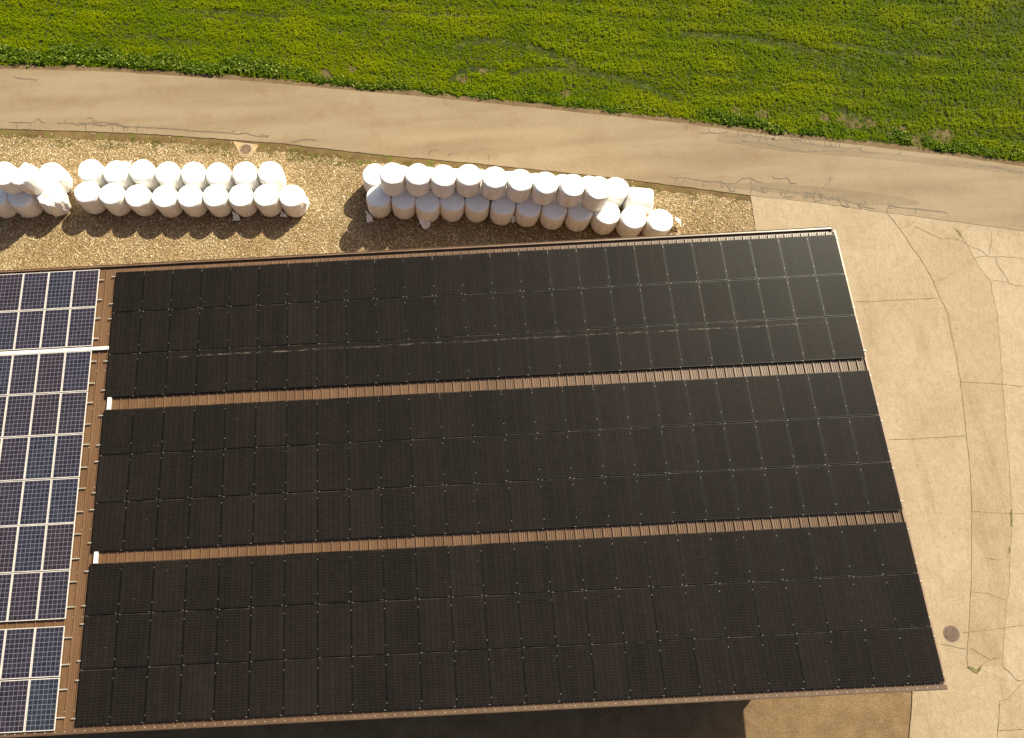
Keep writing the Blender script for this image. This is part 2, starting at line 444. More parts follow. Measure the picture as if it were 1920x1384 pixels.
crD = [[(0, 20), (60, 28), (150, 35), (200, 45), (250, 40), (280, 15), (320, 10), (370, 35), (410, 40)], [(60, 30), (62, 65)], [(150, 20), (170, 40)], [(210, 45), (208, 85), (240, 88), (240, 55)], [(330, 30), (345, 60), (330, 100)],
       [(390, 65), (450, 72), (500, 75), (560, 90), (600, 95), (650, 95), (710, 100), (760, 120), (830, 125), (870, 130), (900, 150), (960, 160), (1000, 180), (1050, 190)], [(460, 0), (465, 15), (520, 15), (545, 10), (560, 40), (600, 45)], [(790, 0), (790, 35), (740, 70), (700, 95)], [(500, 80), (510, 115)], [(545, 85), (520, 120), (580, 120), (600, 95)], [(640, 95), (635, 130)], [(655, 95), (650, 140)], [(690, 95), (700, 145), (740, 140), (735, 95)], [(700, 60), (735, 100), (780, 130)], [(830, 125), (860, 170), (900, 180), (870, 135)], [(980, 130), (995, 165)], [(960, 160), (970, 190)], [(1115, 210), (1130, 170), (1160, 175), (1210, 183), (1290, 190), (1370, 200), (1430, 205), (1470, 215)], [(1280, 190), (1282, 220)], [(1130, 185), (1180, 180)], [(-140, 5), (-90, 10), (-40, 8), (0, 20)], [(-90, 10), (-110, 45)], [(-40, 10), (-70, 50)]]
rs = random.Random(5)
def crack_net(base, s, ox, oy, n, dx, dy):
    out = []
    for k in range(n):
        t = rs.random(); i = min(int(t * (len(base) - 1)), len(base) - 2); q = t * (len(base) - 1) - i
        x_, y_ = base[i][0] + (base[i + 1][0] - base[i][0]) * q, base[i][1] + (base[i + 1][1] - base[i][1]) * q
        w, h = rs.uniform(.4, 1.2) * dx, rs.uniform(.4, 1.1) * dy
        out.append([(x_, y_), (x_ + .12 * w, y_ + .7 * h), (x_ + .5 * w, y_ + h), (x_ + .88 * w, y_ + .75 * h), (x_ + w, y_ + rs.uniform(-.1, .2) * h)][:rs.choice((3, 5, 5))])
    return out
crC += crack_net([(330, 752), (480, 768), (640, 785), (880, 812)], 3, 1280, 0, 11, 26, 26)
crD += crack_net([(480, 74), (650, 95), (800, 122), (980, 165)], 3.076, 1300, 330, 11, 42, 34)
crD += crack_net([(40, 25), (200, 45), (420, 62)], 3.076, 1300, 330, 6, 40, 40)
crA += crack_net([(430, 690), (600, 690), (720, 708)], 3, 0, 0, 5, 50, 16)
for L, s, ox, oy in ((crA, 3, 0, 0), (crB, 3, 640, 0), (crC, 3, 1280, 0), (crD, 3.076, 1300, 330)):
    for c in L:
        rd.strip(zat(c, s, ox, oy, ZC + .004), .05, 2, .012)
tag(rd.build('road', [M['asphalt'], M['patch'], M['crack']]), kind='structure')

# gravel strip between road and barn, dirt edge along the road
ce_top = at(1407, 366); ce_gut = at(1417, 432)
YIN = -4.0
gr = [p for p in fine(RB) if p.x < ce_top.x]
sheet('gravel', [Vector((-80, RB[0].y + .3, 0))] + lower(gr, .3) + [ce_top + Vector((0, .3, 0)), ce_gut, Vector((ce_gut.x, YIN, 0)), Vector((-80, YIN, 0))], 0.0, M['gravel'])
edge_w = lambda x: .42 if x < 6 else (.5 if x < 13 else .28)
vb = [p + Vector((0, -(edge_w(p.x) + .22 * mnoise.noise(p * .9) + .16 * mnoise.noise(p * 4)), 0)) for p in fine(RB, .2) if p.x < ce_top.x]
vbt = [p + Vector((0, .15, 0)) for p in fine(RB, .2) if p.x < ce_top.x]
sheet('verge_gravel_edge', vbt + vb[::-1], .006, M['verge2'])

# concrete apron with joints and cracks
ZCON = .02
dl = [at(1710.6, 1299), at(1709, 1327), at(1707, 1352), at(1704, 1384)]
cm = MB()
con = [p for p in fine(RB) if p.x > ce_top.x]
right = con[-1]
outline = [ce_top + Vector((0, .1, 0))] + lower(con, .1) + [Vector((right.x + 60, right.y - 12, 0)), Vector((right.x + 60, -70, 0)), Vector((28.2, -70, 0)), Vector((29.4, -23, 0))] + fine(dl[::-1], .12, .05) + [Vector((30.6, -16, 0)), Vector((ce_gut.x + .3, YIN, 0)), ce_gut]
cm.poly([(p.x, p.y, ZCON) for p in outline])
j1 = zat([(1115, 213), (1180, 295), (1225, 355), (1250, 400), (1300, 465), (1340, 530), (1385, 612), (1415, 690), (1445, 745), (1465, 795), (1478, 860), (1495, 950), (1515, 1040), (1527, 1120), (1540, 1190), (1548, 1260)], 3.076, 1300, 330) + zat([(1472, 0), (1485, 150), (1500, 280), (1515, 430), (1525, 600), (1528, 760), (1525, 900), (1525, 1100), (1520, 1280)], 4, 1440, 780) + zat([(1598, 100), (1590, 280), (1580, 430), (1575, 500), (1582, 545)], 3.2, 1320, 1080)
j2 = zat([(1545, 345), (1580, 400), (1620, 475), (1660, 550), (1700, 590), (1718, 620), (1715, 650), (1730, 700), (1750, 790), (1760, 880), (1768, 1000), (1775, 1100), (1782, 1200), (1790, 1300)], 3.076, 1300, 330) + zat([(1775, 0), (1785, 130), (1800, 300), (1815, 500), (1825, 700), (1830, 830), (1815, 1000), (1810, 1100), (1805, 1280)], 4, 1440, 780) + zat([(1815, 170), (1805, 300), (1795, 420), (1790, 500), (1787, 540)], 3.2, 1320, 1080)
cm.poly([(p.x, p.y, ZCON + .004) for p in j1 + [at(1830, 1248)] + j2[::-1]], 1)
cm.poly([(p.x, p.y, ZCON + .004) for p in j2 + [at(1830, 1250), at(1885, 1276), at(2010, 1276), at(2010, 460), at(1850, 432), at(1798, 424)]], 4)
Zj = ZCON + .008
up = lambda P: [Vector((p.x, p.y, Zj)) for p in P]
cm.strip(up(j1), .027, 2, .016); cm.strip(up(j2), .02, 2, .024)
cE = [[(1190, 305), (1240, 290), (1285, 250)], [(1225, 355), (1270, 330), (1275, 290), (1330, 315), (1390, 345), (1430, 360), (1500, 360), (1545, 375)], [(1545, 375), (1600, 405), (1660, 430), (1705, 465), (1750, 465), (1800, 465), (1907, 475)], [(1705, 455), (1720, 380), (1722, 320)], [(1745, 465), (1755, 510), (1790, 560), (1820, 615)], [(1718, 605), (1740, 600), (1800, 610), (1850, 630), (1907, 637)], [(1385, 612), (1450, 590), (1520, 545), (1600, 490), (1640, 468), (1705, 462)], [(1540, 345), (1525, 320), (1490, 290)], [(1545, 320), (1580, 295), (1600, 285)], [(930, 727), (1100, 718), (1415, 703)], [(1540, 1187), (1620, 1190), (1782, 1200), (1907, 1215)]]
cF = [[(905, 178), (1200, 165), (1485, 148)], [(1528, 715), (1640, 722), (1750, 728), (1920, 733)], [(1540, 850), (1580, 850)], [(1640, 1060), (1700, 1075), (1760, 1080)]]
cG = [[(1545, 340), (1640, 330), (1760, 315), (1920, 297)], [(1415, 410), (1575, 437)], [(1600, 430), (1660, 470), (1715, 500), (1780, 490)], [(1787, 540), (1830, 575), (1880, 625), (1920, 628)], [(1582, 545), (1610, 560), (1640, 572), (1665, 540), (1690, 515), (1740, 495), (1780, 490)], [(1920, 640), (1870, 690), (1810, 745), (1775, 750), (1770, 850), (1765, 920), (1760, 973)], [(1765, 925), (1920, 922)], [(1605, 95), (1700, 105), (1815, 145)]]
for L, s, ox, oy in ((cE, 3.076, 1300, 330), (cF, 4, 1440, 780), (cG, 3.2, 1320, 1080)):
    for c in L: cm.strip(zat(c, s, ox, oy, Zj + .003), .017, 2, .018)
for c, s, ox, oy, w in (([(1582, 545), (1610, 560), (1640, 572), (1665, 540)], 3.2, 1320, 1080, .13), ([(1830, 700), (1828, 760), (1826, 830)], 4, 1440, 780, .06), ([(1812, 980), (1810, 1030)], 4, 1440, 780, .06), ([(1520, 310), (1535, 330), (1545, 350)], 3.076, 1300, 330, .12)):
    cm.strip(zat(c, s, ox, oy, Zj + .006), w, 3, .03)
tag(cm.build('concrete_apron', [M['concrete'], M['concrete2'], M['joint'], M['moss'], M['concrete3']]), kind='structure')

# yard on the near side, dropping a little away from the barn
xs = np.linspace(-60, 31.4, 200); ys = np.concatenate([np.linspace(YIN, -16.5, 12), np.linspace(-16.8, -22, 40), np.linspace(-24, -70, 12)])
gv = []; gf = []
sm = lambda t: (lambda q: q * q * (3 - 2 * q))(min(1, max(0, t)))
for y in ys:
    for x in xs:
        gv.append((x, y, -.012))
nx = len(xs)
for a in range(len(ys) - 1):
    for b in range(nx - 1):
        gf.append([a * nx + b, (a + 1) * nx + b, (a + 1) * nx + b + 1, a * nx + b + 1])
tag(mesh_obj('dirt_yard', gv, gf, M['yard'], smooth=True), kind='structure')

# ------------------------------------------------------------------ plants and stones (numpy)
def poly_y(P, x):
    return np.interp(x, [p.x for p in P], [p.y for p in P])


def lattice(x, y, s, seed):
    g = np.random.default_rng(seed).random((64, 64))
    u, v = x * s, y * s
    i, j = np.floor(u).astype(int), np.floor(v).astype(int); a, b = u - i, v - j
    a = a * a * (3 - 2 * a); b = b * b * (3 - 2 * b)
    q = lambda m, n: g[m % 64, n % 64]
    return (q(i, j) * (1 - a) + q(i + 1, j) * a) * (1 - b) + (q(i, j + 1) * (1 - a) + q(i + 1, j + 1) * a) * b


def seg_dist(x, y, P):
    d = np.full(len(x), 1e9)
    for a, c in zip(P[:-1], P[1:]):
        vx, vy = c.x - a.x, c.y - a.y; L = vx * vx + vy * vy + 1e-9
        t = np.clip(((x - a.x) * vx + (y - a.y) * vy) / L, 0, 1)
        d = np.minimum(d, np.hypot(x - a.x - t * vx, y - a.y - t * vy))
    return d


def leaves(cx, cy, cz, rad, hgt, size, per, tone, tonevar=.22, flat=.5):
    """per leaf quads round every clump centre"""
    n = len(cx); N = n * per
    r = np.repeat(rad, per) * np.sqrt(rng.random(N)); th = rng.random(N) * 2 * np.pi
    h = rng.random(N)
    px = np.repeat(cx, per) + r * np.cos(th); py = np.repeat(cy, per) + r * np.sin(th)
    pz = np.repeat(cz, per) + np.repeat(hgt, per) * h * (1 - .6 * (r / np.maximum(np.repeat(rad, per), 1e-3)) ** 2)
    s = np.repeat(size, per) * (.6 + .8 * rng.random(N))
    ya = rng.random(N) * 2 * np.pi; ti = (rng.random(N) - .35) * 2 * flat
    dx, dy, dz = np.cos(ya) * np.cos(ti), np.sin(ya) * np.cos(ti), np.sin(ti)
    wx, wy = -np.sin(ya), np.cos(ya); wz = (rng.random(N) - .5) * 1.1
    p0 = np.stack([px, py, pz], 1); D = np.stack([dx, dy, dz], 1) * s[:, None]; W = np.stack([wx, wy, wz], 1) * (s * .36)[:, None]
    V = np.empty((N, 4, 3)); V[:, 0] = p0; V[:, 1] = p0 + D * .55 + W; V[:, 2] = p0 + D; V[:, 3] = p0 + D * .55 - W
    Q = np.arange(N * 4).reshape(N, 4)
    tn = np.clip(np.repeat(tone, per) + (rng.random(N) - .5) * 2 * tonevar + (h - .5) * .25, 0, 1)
    return V.reshape(-1, 3), Q, tn

# crop field
DENS = 165
x0, x1, y0, y1 = -12, 46.5, 4.0, 20
n = int((x1 - x0) * (y1 - y0) * DENS)
x = rng.uniform(x0, x1, n); y = rng.uniform(y0, y1, n)
yt = poly_y(RT, x); dr = y - yt
keep = dr > .32 + .3 * (lattice(x, y, 1.3, 3) - .45)
tracks = [zat(c, s, ox, oy) for c, s, ox, oy in (
    ([(650, 265), (700, 245), (800, 232), (900, 235), (1000, 255), (1080, 265), (1150, 295), (1220, 325), (1330, 370), (1380, 400)], 3, 640, 0),
    ([(620, 445), (690, 398), (760, 388), (860, 388)], 3, 640, 0),
    ([(960, 420), (1050, 395), (1150, 385), (1250, 390), (1350, 405), (1450, 420), (1550, 440), (1650, 465), (1750, 500), (1850, 550)], 3, 640, 0),
    ([(0, 190), (200, 200), (350, 215), (500, 240), (650, 265), (760, 285)], 3, 1280, 0),
    ([(870, 615), (950, 645), (1030, 672)], 3, 1280, 0),
    ([(850, 245), (1000, 265), (1100, 290), (1250, 300), (1450, 315)], 3, 1280, 0),
    ([(700, 205), (860, 208), (1000, 225), (1120, 240)], 3, 0, 0),
    ([(1000, 60), (1250, 65), (1400, 80), (1600, 90)], 3, 0, 0),
    ([(150, 60), (400, 75), (700, 90)], 3, 640, 0))]
dt = np.min([seg_dist(x, y, t) for t in tracks[:5]], axis=0); dt2 = np.min([seg_dist(x, y, t) for t in tracks[5:]], axis=0)
bare = np.zeros(n)
for px_, py_, r_ in PATCHES:
    c = at(px_, py_); bare = np.maximum(bare, np.clip(1.5 - np.hypot((x - c.x) / 1.15, (y - c.y)) / (r_ / 36), 0, 1))
row = np.array(at(1600, 125) - at(700, 62))[:2]; row /= np.linalg.norm(row)
ra = x * row[0] + y * row[1]; rb = -x * row[1] + y * row[0]
rough = lattice(ra * .16, rb, 2.9, 5) * .68 + lattice(x, y, .9, 8) * .32; rough = np.clip((rough - .5) * 1.45 + .5, 0, 1)
corner = np.clip((x - 36) / 9, 0, 1) * np.clip((y - 10.5) / 4, 0, 1)
p = (1 - bare * .82) * np.where(dt < .17, .1, 1) * np.where(dt2 < .14, .25, 1) * (.62 + .55 * rough) * (1 - .45 * corner)
p *= np.clip(.5 + dr / 1.2, .5, 1) * (1 - .16 * np.clip((x - 20) / 24, 0, 1))
keep &= rng.random(n) < p
x, y, dr, rough, dt, dt2, corner = [a[keep] for a in (x, y, dr, rough, dt, dt2, corner)]
hs = (.45 + .9 * rough) * np.where(dt < .3, .5, 1) * np.where(dt2 < .25, .6, 1) * np.clip(.6 + dr * .4, .6, 1)
tone = np.clip(.2 + .6 * rough - .25 * (dt < .3) - .15 * corner - .2 * np.clip((x - 20) / 24, 0, 1) + .15 * (lattice(x, y, .22, 21) - .5), 0, 1)
V, Q, tn = leaves(x, y, np.zeros(len(x)), .04 + .06 * rng.random(len(x)), .135 * hs, .054 * np.ones(len(x)), 9, tone, .2, .38)
tag(quads_obj('crop_plants', V, Q, M['crop'], tn), 'bright green low crop covering the field beyond the road', 'crop', kind='stuff')

# rough weeds along the field edge
def edge_weeds(x0, x1, dens, o0, o1, hmul, P, side):
    n = int((x1 - x0) * dens); x = rng.uniform(x0, x1, n); o = rng.uniform(o0, o1, n) * (.55 + .9 * lattice(x, x * 0, .9, 14))
    return x, poly_y(P, x) + side * o, np.full(n, hmul)
wx, wy, wh = [np.concatenate(q) for q in zip(edge_weeds(-13, 5.6, 55, .38, 1.05, 1.25, RT, 1), edge_weeds(5, 12, 26, .38, .8, .8, RT, 1), edge_weeds(10, 25, 14, .4, .75, .5, RT, 1), edge_weeds(25, 47, 34, .36, .75, .85, RT, 1))]
gap = lattice(wx, wx * 0 + 3, .55, 17)
k = (rng.random(len(wx)) < np.where(wx > 24, np.clip((gap - .35) * 4, 0, 1), 1.0))
for px_ in ((1690, 1735),):
    g0, g1 = at(px_[0], 262).x, at(px_[1], 262).x; k &= ~((wx > g0 + .4) & (wx < g1 - .1))
wx, wy, wh = wx[k], wy[k], wh[k]
V, Q, tn = leaves(wx, wy, 0 * wx, .1 + .1 * rng.random(len(wx)), .17 * wh, .095 * np.ones(len(wx)), 16, .12 + .4 * rng.random(len(wx)), .3)
hi = rng.random(len(tn)) < .05; tn[hi] = 1.0
tag(quads_obj('verge_weeds', V, Q, M['weed'], tn), 'dark green weeds growing in a fringe along the far road edge', 'weeds', kind='stuff')

# thin turf along the gravel edge
n = 5200
x = rng.uniform(-13, 27.5, n); o = .25 + .5 * rng.random(n) * np.where(x < 13, 1.3, .8)
y = poly_y(RB, x) - o
m = lattice(x, y, 1.1, 31) * .6 + lattice(x, y, 3.1, 32) * .4
k = rng.random(n) < np.clip((m - .42) * 3, 0, 1) * np.where((x > 6.5) & (x < 12), .9, .75) * np.where(x > 14, .6, 1)
x, y = x[k], y[k]
V, Q, tn = leaves(x, y, 0 * x, .04 + .06 * rng.random(len(x)), np.full(len(x), .03), .034 * np.ones(len(x)), 7, .2 + .5 * rng.random(len(x)), .3)
tag(quads_obj('verge_turf', V, Q, M['turf'], tn), 'sparse yellow green tufts along the gravel edge of the road', 'grass', kind='stuff')

# loose stones on the gravel
def stones(name, x, y, s, tone, mat, z=0.0):
    n = len(x)
    base = np.array([(1, 0, 0), (-1, 0, 0), (0, 1, 0), (0, -1, 0), (0, 0, 1), (.7, .7, .55), (-.7, .7, .5), (-.7, -.7, .55), (.7, -.7, .5)], float)
    tri = np.array([(0, 5, 8), (5, 0, 2), (2, 6, 5), (6, 2, 1), (1, 7, 6), (7, 1, 3), (3, 8, 7), (8, 3, 0), (4, 5, 6), (4, 6, 7), (4, 7, 8), (4, 8, 5)])
    jit = 1 + (rng.random((n, 9, 3)) - .5) * .7
    ang = rng.random(n) * 6.28; c, sn = np.cos(ang), np.sin(ang)
    B = base[None] * jit * s[:, None, None] * np.array([1, .75, .6])[None, None]
    V = np.empty_like(B); V[..., 0] = B[..., 0] * c[:, None] - B[..., 1] * sn[:, None] + x[:, None]; V[..., 1] = B[..., 0] * sn[:, None] + B[..., 1] * c[:, None] + y[:, None]; V[..., 2] = B[..., 2] + z
    Q = (tri[None] + (np.arange(n) * 9)[:, None, None]).reshape(-1, 3)
    return quads_obj(name, V.reshape(-1, 3), Q, mat, np.repeat(tone, 12))

t = NT('pebble'); a = t.n('ShaderNodeAttribute', attribute_name='tone').outputs['Fac']
M['pebble'] = t.done(t.bsdf(t.ramp(a, (0., (.17, .115, .055)), (.35, (.31, .215, .11)), (.7, (.46, .33, .18)), (.88, (.66, .53, .34)), (1., (.85, .76, .6))), .7, spec=.3))
n = 66000
x = rng.uniform(-12, ce_top.x - .05, n); y = rng.uniform(-1.2, 10.5, n)
off = poly_y(RB, x) - y
dens = np.clip((off - .25) / .6, .06, 1)
k = (off > .05) & (rng.random(n) < dens)
x, y = x[k], y[k]
tag(stones('gravel_stones', x, y, .014 + .03 * rng.random(len(x)) ** 2, np.clip(rng.random(len(x)) ** 1.2 + .12 * (lattice(x, y, .5, 44) - .5), 0, 1), M['pebble']), 'pale brown loose stones covering the strip beside the barn', 'gravel', kind='stuff')

n = 9000
x = rng.uniform(18, 31, n); y = rng.uniform(-21.5, -16, n)
k = x < np.interp(-y, [16, -dl[0].y, -dl[-1].y, 23], [30.6, dl[0].x, dl[-1].x, 29.4]) - .05
x, y = x[k], y[k]
tag(stones('yard_stones', x, y, .006 + .015 * rng.random(len(x)) ** 2, .42 * rng.random(len(x)) ** 1.3, M['pebble'], -.012), 'fine brown grit scattered over the dirt yard below the barn', 'gravel', kind='stuff')

# ------------------------------------------------------------------ drains
d = empty('road_drain', at(461, 281)); tag(d, 'small round drain cover set in mortar at the road edge by the gravel', 'drain')
o = Vector(d.location)
pts = [p - o for p in fine(zat([(820, 30), (960, 52), (1110, 72), (1085, 115), (1060, 155), (1030, 197), (985, 215), (930, 212), (890, 193), (868, 120), (845, 70), (820, 30)], 6, 300, 260), .1, .02)][:-1]
mb = MB(); mb.poly([(p.x, p.y, .022) for p in pts])
for a, b in zip(pts, pts[1:] + pts[:1]): mb.poly([(a.x, a.y, -.02), (b.x, b.y, -.02), (b.x, b.y, .022), (a.x, a.y, .022)])
mb.build('collar', M['collar'], d)


def ring(mb, r0, r1, z0, z1, n=40, mi=0):
    for k in range(n):
        a, b = 2 * math.pi * k / n, 2 * math.pi * (k + 1) / n
        P = lambda r, t, z: (r * math.cos(t), r * math.sin(t), z)
        mb.poly([P(r0, a, z1), P(r1, a, z1), P(r1, b, z1), P(r0, b, z1)], mi)
        mb.poly([P(r1, a, z0), P(r1, b, z0), P(r1, b, z1), P(r1, a, z1)], mi)
        mb.poly([P(r0, b, z0), P(r0, a, z0), P(r0, a, z1), P(r0, b, z1)], mi)


def disc(mb, r, z, n=40, mi=0):
    mb.poly([(r * math.cos(2 * math.pi * k / n), r * math.sin(2 * math.pi * k / n), z) for k in range(n)], mi)

mb = MB(); ring(mb, .272, .35, -.01, .042); mb.build('ring', M['concrete'], d)
mb = MB(); disc(mb, .27, .027)
for s in (-1, 1):
    for k in range(5):
        mb.box(-.2 + .01 * abs(k - 2), .2 - .01 * abs(k - 2), s * (.045 + k * .04) - .012, s * (.045 + k * .04) + .012, .028, .036)
g = mb.build('grate', M['ironred'], d); g.rotation_euler.z = R(40)
d = empty('manhole_cover', at(1784, 1188, ZCON)); tag(d, 'round ribbed iron manhole cover set in the pale concrete', 'manhole cover')
mb = MB(); ring(mb, .285, .325, -.02, .012); disc(mb, .286, .004); mb.build('frame', M['iron'], d)
mb = MB(); disc(mb, .275, .01)
for k in range(-7, 8):
    w = math.sqrt(max(.001, .26 ** 2 - (k * .034) ** 2)); mb.box(k * .034 - .009, k * .034 + .009, -w, w, .011, .02)
g = mb.build('lid', M['iron'], d); g.rotation_euler.z = R(-28)

# ------------------------------------------------------------------ barn
W_ = 25 * 1.154
TILT = (-PHI, 0, 0)   # local x along the eaves, local y towards the low edge, local z out of the roof
barn = empty('barn', (0, 0, HG), TILT)
tag(barn, 'large barn with brown ribbed steel roof carrying rows of solar panels', 'barn')
ZS = -.125   # pan of the roof sheet
XL, XR = -13.0, 28.86
prof = []
pitch = .3328
xk = math.floor(XL / pitch) * pitch + .229
xx = xk
while xx < XR:
    for dx, dz in ((0, 0), (.012, .042), (.036, .042), (.05, 0), (.115, 0), (.122, .016), (.132, .016), (.139, 0), (.185, 0), (.192, .016), (.202, .016), (.209, 0), (.255, 0), (.262, .016), (.272, .016), (.279, 0)):
        if xx + dx < XR: prof.append((xx + dx, ZS + dz))
    xx += pitch
prof.append((XR, ZS))
v = []; f = []
SY0, SY1 = .172, -16.7
for q in (SY0, -8.97, -8.975, SY1):
    for px_, pz_ in prof: v.append((px_, q, pz_ + (.003 if q < -8.972 else 0)))
n = len(prof)
for r_ in range(3):
    for k in range(n - 1): f.append([r_ * n + k, (r_ + 1) * n + k, (r_ + 1) * n + k + 1, r_ * n + k + 1])
mesh_obj('roof', v, f, M['sheet'], barn)
mb = MB()  # gutter along the low edge
mb.profile_x([(0.130, -.2), (0.140, -.225), (0.312, -.225), (0.318, -.135), (0.326, -.124), (0.388, -.128), (0.396, -.112), (0.410, -.108), (0.418, -.118), (0.415, -.34), (0.280, -.345), (0.130, -.345), (0.120, -.2)], XL, 28.82, 0, True)
mb.poly([(28.821, 0.120, -.2), (28.821, 0.130, -.345), (28.821, 0.415, -.34), (28.821, 0.415, -.118), (28.821, 0.290, -.122), (28.821, 0.140, -.2)])
mb.build('gutter', M['gut'], barn)
mb = MB()  # high edge flashing with screw heads
mb.profile_x([(-16.625, ZS + .036), (-16.63, ZS + .042), (-16.76, ZS + .05), (-16.785, ZS + .045), (-16.79, ZS - .16), (-16.775, ZS - .16), (-16.77, ZS + .035), (-16.64, ZS + .034)], XL, 28.93, 0, True)
k = XL
while k < 28.8:
    mb.box(k - .011, k + .011, -16.705, -16.685, ZS + .044, ZS + .058, 1); k += pitch
mb.build('ridge_flashing', [M['flash'], M['screw']], barn)
mb = MB()  # gable flashing
for (a0, a1, b0, b1) in ((28.85, 28.935, ZS + .028, ZS + .05), (28.92, 28.936, ZS - .2, ZS + .028)):
    mb.box(a0, a1, -16.58, .24, b0, b1)
mb.build('gable_flashing', M['gablemetal'], barn)
# screws in the bare strips of the sheet
mb = MB()
for k in range(2, 12):
    yy = -k * 1.5 + .4
    for j in range(-3, 0):
        mb.box(j * pitch + .2, j * pitch + .226, yy, yy + .026, ZS + .005, ZS + .016)
mb.build('roof_screws', M['screw'], barn)
# walls (set back under the roof)
inv = Matrix.LocRotScale(Vector((0, 0, HG)), Matrix.Rotation(-PHI, 3, 'X'), None).inverted()
def wall(name, pts, th):
    v = [inv @ Vector(p) for p in pts] + [inv @ (Vector(p) + Vector(th)) for p in pts]
    n = len(pts)
    fs = [list(range(n))[::-1], list(range(n, 2 * n))] + [[k, (k + 1) % n, n + (k + 1) % n, n + k] for k in range(n)]
    return mesh_obj(name, v, fs, M['wood'], barn)
zl = lambda y: HG - .32 - y * math.tan(PHI)
wall('wall', [(XL, -.25, -.1), (26.7, -.25, -.1), (26.7, -.25, zl(-.25)), (XL, -.25, zl(-.25))], (0, .12, 0))
wall('wall', [(26.58, -.3, -.1), (26.58, -15.7, -.1), (26.58, -15.7, zl(-15.7)), (26.58, -.3, zl(-.3))], (.12, 0, 0))
wall('wall', [(XL, -.3, -.1), (XL, -15.7, -.1), (XL, -15.7, zl(-15.8)), (XL, -.3, zl(-.3))], (.12, 0, 0))
wall('wall', [(XL, -15.7, 2.9), (26.56, -15.7, 2.9), (26.56, -15.7, zl(-15.8)), (XL, -15.7, zl(-15.8))], (0, -.1, 0))
for k in range(8):
    px_ = XL + .5 + k * 5.4
    wall('post', [(px_, -15.5, -.1), (px_ + .22, -15.5, -.1), (px_ + .22, -15.5, 4.8), (px_, -15.5, 4.8)], (0, .22, 0))

# ------------------------------------------------------------------ solar panels
RM = Matrix.LocRotScale(Vector((0, 0, HG)), Matrix.Rotation(-PHI, 3, 'X'), None)
def on_roof(u, v, w=0.0): return RM @ Vector((u, -v, w))
ORD = ['', 'first', 'second', 'third', 'fourth', 'fifth', 'sixth', 'seventh', 'eighth', 'ninth', 'tenth', 'eleventh', 'twelfth', 'thirteenth']
ORDL = ['', 'leftmost', 'second from left', 'third from left', 'fourth from left', 'fifth from left']


def frame_mesh(w, h, lip, th):
    mb = MB(); a, b = w / 2, h / 2
    mb.box(-a, a, b - lip, b, -th, 0); mb.box(-a, a, -b, -b + lip, -th, 0)
    mb.box(-a, -a + lip, -b + lip, b - lip, -th, 0); mb.box(a - lip, a, -b + lip, b - lip, -th, 0)
    return mb


def panel_proto(name, w, h, lip, th, fm, gm, sink):
    root = empty(name, (0, 0, 0), TILT)
    fr = frame_mesh(w, h, lip, th).build('frame', fm, root)
    mb = MB(); mb.box(-w / 2 + lip - .002, w / 2 - lip + .002, -h / 2 + lip - .002, h / 2 - lip + .002, -.012, -sink)
    gl = mb.build('cells', gm, root)
    return root, fr, gl


broot, bfr, bgl = panel_proto('solar_panel', 1.132, 1.71, .014, .035, M['bframe'], M['black'], .0025)
mb = MB(); mb.box(-.012, .012, -.018, .018, -.02, .003)
bcl = mb.build('clamp', M['clampalu'], broot)            # small clamp bridging two panels
mb = MB(); mb.box(-.032, .032, -.009, .009, -.02, .003)
bec = mb.build('end_clamp', M['clampalu'], broot)        # wide clamp on the short edge
streak_mesh = bgl.data.copy(); streak_mesh.materials[0] = M['black_streak']
P_ = 1.742
FV = [0, 5.698, 11.322]
FN = ['top', 'middle', 'bottom']
used = False
def cp(o, parent, loc=None):
    c = o.copy(); COL.objects.link(c); c.parent = parent
    if loc is not None: c.location = loc
    return c
rail_v = [[(.161, 1.34), (.236, 1.40), (.25, 1.42)], [(.2, 1.33), (.21, 1.36), (.23, 1.4)], [(.24, 1.4), (.26, 1.45), (.32, 1.5)]]
for fi in range(3):
    for r in range(3):
        for c in range(25):
            u = (c + .5) * 1.154; v = FV[fi] + r * P_ + .861
            if not used: root, fr, gl, used = broot, bfr, bgl, True
            else:
                root = broot.copy(); COL.objects.link(root); fr = cp(bfr, root); gl = cp(bgl, root)
            root.location = on_roof(u + random.gauss(0, .0015), v + random.gauss(0, .003), random.gauss(0, .0015))
            root.rotation_euler = (-PHI + random.gauss(0, .0012), random.gauss(0, .0016), random.gauss(0, .0008))
            k = c + 1; w_ = 'left' if k <= 13 else 'right'; k = k if k <= 13 else 26 - k - (0 if k > 13 else 0)
            rowname = ('top', 'middle', 'bottom')[r]
            st = fi == 0 and r == 2 and 2 <= c <= 23
            if st: gl.data = streak_mesh
            who = ('%smost' % w_) if k == 1 else '%s from the %s' % (ORD[k], w_)
            tag(root, '%s solar panel, %s, %s row of the %s black field' % ('black' if not st else 'streaked black', who, rowname, FN[fi]), 'solar panel', 'black solar panels on the barn roof')
            if c < 24:
                for q in rail_v[fi][r]:
                    cp(bcl, root, (.577, .861 - q, 0))
            if (r, fi) != (0, 0) or True:
                if c < 24 and not (r == 0): cp(bec, root, (-.567 + .05, .861 - .006, 0))
                if c < 24 and (fi, r) not in ((0, 1), (1, 0), (2, 1)): cp(bec, root, (.567 - .06, -.861 + .006, 0))
for o in (bcl, bec): bpy.data.objects.remove(o)

